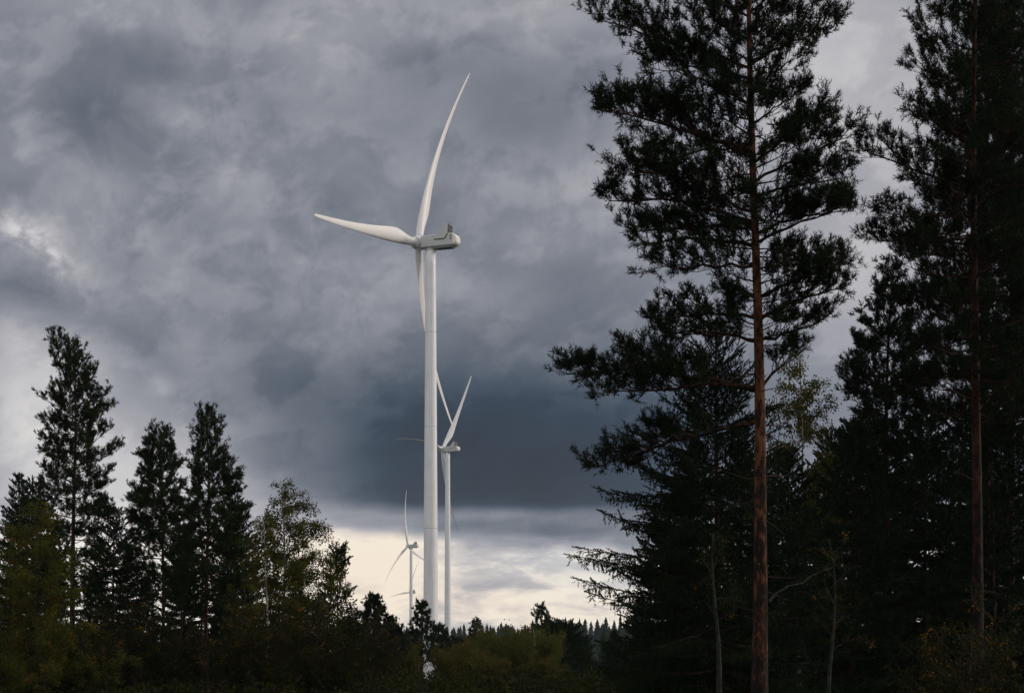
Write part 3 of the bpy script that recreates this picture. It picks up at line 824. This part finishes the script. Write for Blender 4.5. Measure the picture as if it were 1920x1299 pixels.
for px_, D_, s_, r_, l_ in ((212, 90, 1.1, .4, "spruce between the forked pine and the second pine"), (62, 92, 1.3, 3.1, "spruce left of the forked pine, behind the green birch"), (345, 92, 1.0, 5.2, "spruce filling the gap between the second and third pines"), (440, 90, 1.15, 2.6, "spruce right of the third pine, left of the hanging birch")):
    copy_tree(s2, foot(px_, D_), l_, s_, r_)
copy_tree(s2, foot(1240, 60), "spruce behind the broad spruce, low boughs over the ridge", .8, 5.0)
D = 62.; c = foot(1500, D)
rows = [(1200, 1420, 1590), (1050, 1420, 1600), (900, 1425, 1600), (780, 1440, 1580), (700, 1450, 1560), (665, 1480, 1520)]
bt = birch(c, "light birch with yellowing hanging leaves right of the orange pine trunk", tree_h(655, D, c.z), env_px(1505, D, c.z, rows), .09, 60, T_LEAF, BIRCH, droop=1.1, dens=3.2, yellow=.12, up=68)
D = 35.; c = foot(1345, D)
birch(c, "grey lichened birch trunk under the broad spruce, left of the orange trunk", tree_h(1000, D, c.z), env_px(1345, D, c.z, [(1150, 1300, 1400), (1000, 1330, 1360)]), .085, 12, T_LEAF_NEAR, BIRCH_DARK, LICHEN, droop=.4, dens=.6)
D = 34.; c = foot(1555, D)
birch(c, "thin lichened trunk in the shade right of the orange pine", tree_h(1010, D, c.z), env_px(1555, D, c.z, [(1180, 1500, 1620), (1010, 1540, 1575)]), .06, 14, T_LEAF_NEAR, BIRCH_DARK, LICHEN, droop=.3, dens=.5)
# bush with orange leaves, lower right
D = 27.; c = foot(1790, D)
birch(c, "low bush with scattered orange leaves in the lower right corner", tree_h(1130, D, c.z), [(.2, 1.1, 1.0), (1.2, 1.2, 1.1), (2.6, .5, .6)], .016, 60, T_LEAF_NEAR, BIRCH_DARK, TWIG, droop=.1, dens=2.2, yellow=.07, name="leafy_bush", cat="bush", stems=4, spread=.22)
# fallen pale branch leaning in the wood
Wd = Wood(); a = np.array(at(1440, 1122, 33)); b = np.array(at(1582, 1052, 33.6))
ln = [a * (1 - t) + b * t + rng.normal(size=3) * .03 for t in np.linspace(0, 1, 8)]
Wd.line(ln, .028, .010); Wd.line([ln[5], ln[5] + np.array([.3, 0, .25])], .012, .004); Wd.line([ln[4], ln[4] + np.array([.15, 0, -.25])], .01, .004)
tag(link("dead_branch", Wd.build("dead_branch", LICHEN, 6)), "pale bare dead branch slanting up right of the orange trunk", "dead branch")

# ---------------------------------------------------------------- left-hand pines
D = 84.; c = foot(137, D)
rows = [(1150, 100, 190), (1060, 60, 225), (1000, 40, 235), (940, 52, 228), (880, 40, 234), (840, 68, 228), (800, 64, 212), (765, 26, 230), (735, 70, 212), (712, 105, 200), (690, 118, 176), (665, 124, 168), (645, 128, 158), (615, 134, 144)]
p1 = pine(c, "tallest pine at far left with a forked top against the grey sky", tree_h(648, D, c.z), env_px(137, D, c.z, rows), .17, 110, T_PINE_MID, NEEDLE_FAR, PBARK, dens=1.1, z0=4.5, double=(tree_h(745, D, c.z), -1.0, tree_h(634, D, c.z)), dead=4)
D = 86.; c = foot(305, D)
rows = [(1120, 255, 345), (1040, 220, 365), (960, 205, 370), (900, 232, 358), (860, 250, 345), (820, 262, 335), (790, 285, 322), (780, 298, 310)]
p2 = pine(c, "second pine from the left, blunt crown on a slim orange trunk", tree_h(806, D, c.z), env_px(303, D, c.z, rows), .12, 92, T_PINE_MID, NEEDLE_FAR, PBARK, dens=1.3, z0=4.5, dead=4)
D = 82.; c = foot(387, D)
rows = [(1120, 335, 450), (1060, 325, 480), (1000, 335, 480), (915, 342, 474), (860, 345, 440), (820, 352, 425), (785, 372, 402), (752, 383, 390)]
p3 = pine(c, "third pine from the left with a pointed narrow crown", tree_h(772, D, c.z), env_px(386, D, c.z, rows), .13, 96, T_PINE_MID, NEEDLE_FAR, PBARK, dens=1.3, z0=4.0, dead=4)
# slim second stem beside the third pine
c = foot(378, 84); pine(c, "thin bare pine stem close to the left of the third pine", tree_h(1000, 84, c.z), [(4, .4, .4), (8, .3, .3)], .08, 10, T_PINE_MID, NEEDLE_FAR, PBARK, z0=6.0, dead=5)

# ---------------------------------------------------------------- left-hand birches and small trees
D = 74.; c = foot(530, D)
rows = [(1280, 440, 640), (1180, 450, 640), (1080, 470, 640), (1000, 480, 620), (965, 485, 612), (930, 512, 590), (905, 528, 562)]
b1 = birch(c, "tall birch right of the third pine, long hanging leafy twigs", tree_h(898, D, c.z), env_px(530, D, c.z, rows), .09, 74, T_LEAF, BIRCH, droop=1.3, dens=3.0, yellow=.06)
D = 72.; c = foot(500, D)
birch(c, "smaller birch with a pale stem in front of the tall hanging birch", tree_h(955, D, c.z), env_px(500, D, c.z, [(1280, 430, 570), (1100, 440, 560), (1000, 465, 530), (955, 485, 510)]), .07, 46, T_LEAF, BIRCH, droop=.9, dens=1.7, yellow=.05)
D = 78.; c = foot(632, D)
rows = [(1200, 590, 690), (1120, 600, 675), (1070, 608, 672), (1030, 618, 652), (1016, 628, 638)]
spruce(c, "thin ragged spruce with sparse drooping boughs beside the birch", tree_h(1024, D, c.z), env_px(632, D, c.z, rows), .06, .42, T_SPR_MID, BIRCH_DARK, sparse=.45, low=.8, dens=.9, hang=1.7)
D = 60.; c = foot(68, D)
rows = [(1290, -40, 200), (1150, -30, 150), (1050, -20, 135), (980, 0, 110), (945, 40, 90)]
b2 = birch(c, "broad green birch with yellow flecks at the lower left edge", tree_h(945, D, c.z), env_px(65, D, c.z, rows), .08, 70, T_LEAF, BIRCH, TWIG, droop=.7, dens=1.7, yellow=.07)
D = 78.; c = foot(34, D); spruce(c, "narrow spruce top at the left edge beside the forked pine", tree_h(892, D, c.z), env_px(34, D, c.z, [(1280, -60, 120), (1000, -10, 80), (892, 30, 38)]), .09, .5, T_SPR_MID, low=.6, dens=.8)
D = 66.; c = foot(600, D)
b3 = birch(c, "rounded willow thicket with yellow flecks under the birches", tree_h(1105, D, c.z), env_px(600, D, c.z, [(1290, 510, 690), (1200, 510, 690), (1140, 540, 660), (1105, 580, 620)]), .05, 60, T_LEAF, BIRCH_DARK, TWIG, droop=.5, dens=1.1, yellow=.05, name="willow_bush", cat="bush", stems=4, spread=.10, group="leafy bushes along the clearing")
for px, D, s, rz, lab in ((470, 70, .95, 1.2, "leafy bush at the foot of the third pine"), (230, 72, 1.1, 2.5, "leafy bush between the first and second pine trunks"), (330, 76, .9, 4.4, "leafy bush right of the second pine trunk"), (140, 62, .8, 3.3, "leafy bush in front of the forked pine's trunk"), (700, 100, 1.0, 5.1, "bush under the small dark pine right of the willow thicket")):
    copy_tree(b3, foot(px, D), lab, s, rz)

# ---------------------------------------------------------------- trees in the middle distance
D = 118.; c = foot(700, D)
p4 = pine(c, "small dark pine left of the big tower, several pointed tips", tree_h(1125, D, c.z), env_px(700, D, c.z, [(1290, 640, 775), (1210, 650, 762), (1160, 668, 735), (1130, 690, 712)]), .12, 52, T_PINE_FAR, NEEDLE, PBARK_D, dens=.6, z0=1.5, dead=0)
copy_tree(p4, foot(733, 124), "low dark pine right beside the small pointed pine", .80, 2.0)
copy_tree(p4, foot(652, 128), "low dark pine under the ragged spruce", .84, 4.0)
D = 150.; c = foot(790, D)
p5 = pine(c, "slim pine whose crown overlaps the foot of the big tower", tree_h(1132, D, c.z), env_px(788, D, c.z, [(1250, 775, 812), (1200, 760, 815), (1165, 768, 808), (1135, 784, 796)]), .13, 50, T_PINE_FAR, NEEDLE_FAR, PBARK, dens=.6, dead=0)
D = 146.; c = foot(821, D)
pine(c, "pine with a bare orange stem right in front of the big tower's foot", tree_h(1178, D, c.z), env_px(821, D, c.z, [(1240, 800, 845), (1205, 804, 848), (1180, 815, 830)]), .13, 34, T_PINE_FAR, NEEDLE_FAR, PBARK, dens=.6, dead=0)
D = 170.; c = foot(1014, D)
p6 = pine(c, "pine with a rounded top standing above the ridge line right of centre", tree_h(1137, D, c.z), env_px(1014, D, c.z, [(1280, 985, 1050), (1210, 980, 1058), (1190, 990, 1045), (1165, 998, 1036), (1150, 1000, 1025), (1137, 1008, 1018)]), .16, 56, T_PINE_FAR, NEEDLE_FAR, PBARK, dens=.6, dead=0)
copy_tree(p6, foot(893, 185), "dense pine between the second tower and the rounded bush", .93, 2.1)
copy_tree(p5, foot(1095, 160), "slender pine in front of the misty slope beside the spruce boughs", .62, 1.1)
D = 165.; c = foot(1052, D)
s3 = spruce(c, "dark spruce right of the round topped pine", tree_h(1176, D, c.z), [(0, 3.0, 3.0), (6, 2.0, 2.0), (13, .7, .7), (15, .2, .2)], .14, .8, T_SPR_MID * 1.9, dens=.6, low=1.0)
for px, D, s, rz, lab in ((1066, 172, .97, 1.0, "pointed spruce touching the dark spruce right of the rounded pine"), (1035, 150, .85, 2.0, "low spruce in front of the round topped pine"), (865, 200, .98, 3.0, "spruce just right of the second tower's foot"), (845, 230, 1.0, 5.0, "spruce behind the bare orange stem"), (745, 180, .92, 4.2, "spruce left of the big tower's foot"), (1085, 190, .9, 5.6, "small spruce on the misty slope edge")):
    copy_tree(s3, foot(px, D), lab, s, rz)
D = 140.; c = foot(965, D)
b4 = birch(c, "large rounded green broadleaf tree in the middle of the clearing", tree_h(1172, D, c.z), [(1.0, 3.3, 3.3), (6, 3.6, 3.4), (9, 2.2, 2.2), (11, .8, .8)], .12, 80, leaf_templates(7, .15, .16, seed=9), BIRCH, droop=.3, dens=.62, yellow=.03, name="broadleaf_tree", cat="tree", stems=2, spread=.04)
copy_tree(b4, foot(1000, 132), "broadleaf tree in front of the rounded pine", .86, 2.0)
copy_tree(b4, foot(925, 150), "broadleaf tree left of the large rounded one", .88, 4.0)
D = 125.; c = foot(880, D)
b5 = birch(c, "yellowing broadleaf bush low in front of the clearing", tree_h(1205, D, c.z), [(1.0, 2.2, 2.0), (4.5, 2.0, 2.0), (7.5, .7, .7)], .07, 60, leaf_templates(7, .13, .14, seed=10), YELLOW, TWIG, droop=.4, dens=.8, yellow=.12, name="autumn_bush", cat="bush", stems=3, spread=.12)
for px, D, s, rz, lab in ((848, 118, .82, 1.0, "yellow green bush right of the orange pine stem"), (752, 122, .88, 2.3, "rust coloured bush left of the big tower"), (1010, 116, .62, 4.1, "low green bush at the bottom edge right of centre"), (925, 112, .6, 5.0, "low bush at the bottom edge below the rounded tree")):
    copy_tree(b5, foot(px, D), lab, s, rz)

# ---------------------------------------------------------------- the wood behind, left and right
back = [(1150, 1180, 0, "at the left fringe of the right wood, below the lowest spruce bough"), (1200, 1120, 0, "deep behind the left boughs of the broad spruce"), (1270, 1010, 1, "behind the broad spruce, left of its trunk"),
        (1330, 1060, 0, "straight behind the grey lichened trunk"), (1400, 1050, 1, "behind and left of the thick orange trunk"), (1450, 1080, 0, "close right behind the thick orange trunk"), (1510, 1065, 1, "behind the yellowing birch"),
        (1560, 1040, 0, "behind the thin lichened trunk"), (1620, 1000, 1, "behind the bushy pine, left of its trunk"), (1680, 1000, 0, "behind the bushy pine, right of its trunk"), (1760, 1030, 1, "in the gap left of the reddish trunk"),
        (1820, 960, 0, "straight behind the reddish trunk"), (1860, 900, 1, "between the two trunks at the right edge"), (1930, 930, 0, "at the right frame edge, farthest back"),
        (20, 1060, 0, "at the left frame edge behind the green birch"), (90, 1000, 1, "behind the forked pine, left of its trunk"), (180, 1070, 1, "behind the forked pine, right of its trunk"), (240, 1040, 0, "midway between the first and second left pines"),
        (275, 1085, 1, "close left behind the second pine from the left"), (340, 1060, 0, "between the second and third left pines"), (420, 1070, 1, "close right behind the third pine from the left"), (455, 1030, 0, "between the third pine and the hanging birch"),
        (560, 1090, 1, "behind the tall hanging birch"), (600, 1110, 0, "behind the willow thicket"), (660, 1140, 1, "right of the ragged spruce, before the ridge")]
hs2 = tree_h(790, 50, foot(1600, 50).z); hp3 = tree_h(750, 82, foot(387, 82).z)
for i, (px, py, kd, wh) in enumerate(back):
    D = 92 + (i * 37) % 34; f = foot(px, D); H = tree_h(py, D, f.z)
    src, h0, nm = (s2, hs2, "spruce") if kd == 0 else (p2, tree_h(786, 86, foot(305, 86).z), "pine")
    o = copy_tree(src, f, ("dark spruce " if kd == 0 else "dark pine ") + wh, H / h0, i * 1.7)
    o['group'] = "trees in the shaded wood behind"

# ---------------------------------------------------------------- far conifers on the ridge
def far_conifer(seed, wide):
    r = np.random.default_rng(seed); vs, fs = [], []; H = 1.
    for t in range(9):
        z0 = .06 + .84 * t / 9; R0 = wide * (1 - z0) ** .85 + .012; n = 6; o = len(vs)
        vs.append((0, 0, min(z0 + .16, 1.0)))
        for i in range(n * 2):
            a = PI * i / n + r.uniform(-.15, .15) + t; q = R0 * (r.uniform(.75, 1.2) if i % 2 else r.uniform(.35, .6))
            vs.append((q * math.cos(a), q * math.sin(a), z0 - (.035 if i % 2 else 0) * r.uniform(.3, 1.4)))
        for i in range(n * 2): fs.append((o, o + 1 + i, o + 1 + (i + 1) % (n * 2)))
    return mesh("crown", vs, fs, SPRUCE)
FARM = [far_conifer(s_, w_) for s_, w_ in ((1, .23), (2, .19), (3, .29), (4, .16), (5, .26))]
FTR = mesh("trunk", *lathe([(0, .012), (.5, .008)], 6), PBARK_D)
def far_tree(x, y, h, k, label=None):
    o = empty("distant_conifer", (x, y, float(ground_z(x, y)) - .3), "distant conifer on the hazy wooded ridge", "conifer", "conifers on the far ridge")
    o.scale = (h, h, h); o.rotation_euler = (0, 0, rng.uniform(0, 6.28))
    link("crown", FARM[k], o); link("trunk", FTR, o)
cnt = 0
for row, (Dr, n) in enumerate(((560, 44), (640, 50), (720, 54), (800, 60), (860, 66))):
    for i in range(n):
        px = 640 + (1180 - 640) * (i + rng.uniform(-.4, 1.4)) / n; y = Dr + rng.uniform(-35, 35)
        far_tree((px - 960) / FPX * y, y, rng.uniform(11, 17) * (1.0 if rng.random() < .88 else 1.22), int(rng.integers(0, 5))); cnt += 1
def forest_mass(name, label, spots, hs):
    V_, F_, o = [], [], 0
    bases = [(np.array([v.co[:] for v in m.vertices]), np.array([p.vertices[:] for p in m.polygons])) for m in FARM]
    for (x, y), h in zip(spots, hs):
        b, f = bases[int(rng.integers(0, 5))]; a = rng.uniform(0, 6.28); c_, s_ = math.cos(a), math.sin(a)
        q = b * h; q = np.c_[q[:, 0] * c_ - q[:, 1] * s_ + x, q[:, 0] * s_ + q[:, 1] * c_ + y, q[:, 2] + float(ground_z(x, y)) - .3]
        V_.append(q); F_.append(f + o); o += len(b)
    tag(link(name, mesh(name, np.concatenate(V_), np.concatenate(F_), SPRUCE)), label, "forest", kind="stuff")
sp, hh = [], []
for i in range(750):
    y = rng.uniform(900, 1500); u = rng.uniform(-.42, .42); sp.append((u * y, y)); hh.append(rng.uniform(11, 17))
for i in range(560):
    y = rng.uniform(560, 930); u = rng.uniform(-.42, .42)
    if -.107 < u < .075 and (y < 760 or rng.random() < .3): continue
    sp.append((u * y, y)); hh.append(rng.uniform(11, 17))
forest_mass("ridge_forest", "dense dark conifer forest covering the ridge", sp, hh)
sp, hh = [], []
for i in range(420):
    y = rng.uniform(250, 540); u = rng.uniform(-.4, .4)
    if -.068 < u < -.038: continue
    sp.append((u * y, y)); hh.append(rng.uniform(9, 15))
forest_mass("valley_forest", "dark young forest filling the low ground before the ridge", sp, hh)

# ---------------------------------------------------------------- undergrowth in front of the clearing and under the trees
U = Tufts(); UB = Tufts()
for i in range(2600):
    y = 48 + 95 * rng.random() ** .8; x = rng.uniform(-.36, .36) * y; g = float(ground_z(x, y))
    h = rng.uniform(.3, 1.25) * (.7 + .5 * math.sin(x * .9) * math.sin(y * .6))
    for k in range(3):
        (UB if rng.random() < .05 else U).add((x + rng.normal() * .25, y + rng.normal() * .25, g + h * rng.uniform(.15, 1)), rng.normal(size=3), rng.uniform(.24, .40))
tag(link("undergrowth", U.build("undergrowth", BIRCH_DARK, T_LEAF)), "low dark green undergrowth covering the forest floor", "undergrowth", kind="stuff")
tag(link("autumn_undergrowth", UB.build("autumn_undergrowth", YELLOW, T_LEAF)), "yellowing leaves scattered through the undergrowth", "undergrowth", kind="stuff")

# ---------------------------------------------------------------- haze
m = bpy.data.materials.new("thin_haze"); m.use_nodes = True; nt = m.node_tree; nt.nodes.clear()
pv = nt.nodes.new('ShaderNodeVolumePrincipled'); pv.inputs['Density'].default_value = .00007; pv.inputs['Color'].default_value = (.68, .82, 1, 1)
nt.links.new(pv.outputs[0], nt.nodes.new('ShaderNodeOutputMaterial').inputs['Volume'])
hb = link("haze", mesh("haze", *box(-1650, 1650, -300, 3250, -40, 215), m)); fixn(hb.data)
tag(hb, "thin pale haze over the valley and the ridge", "haze", kind="stuff")
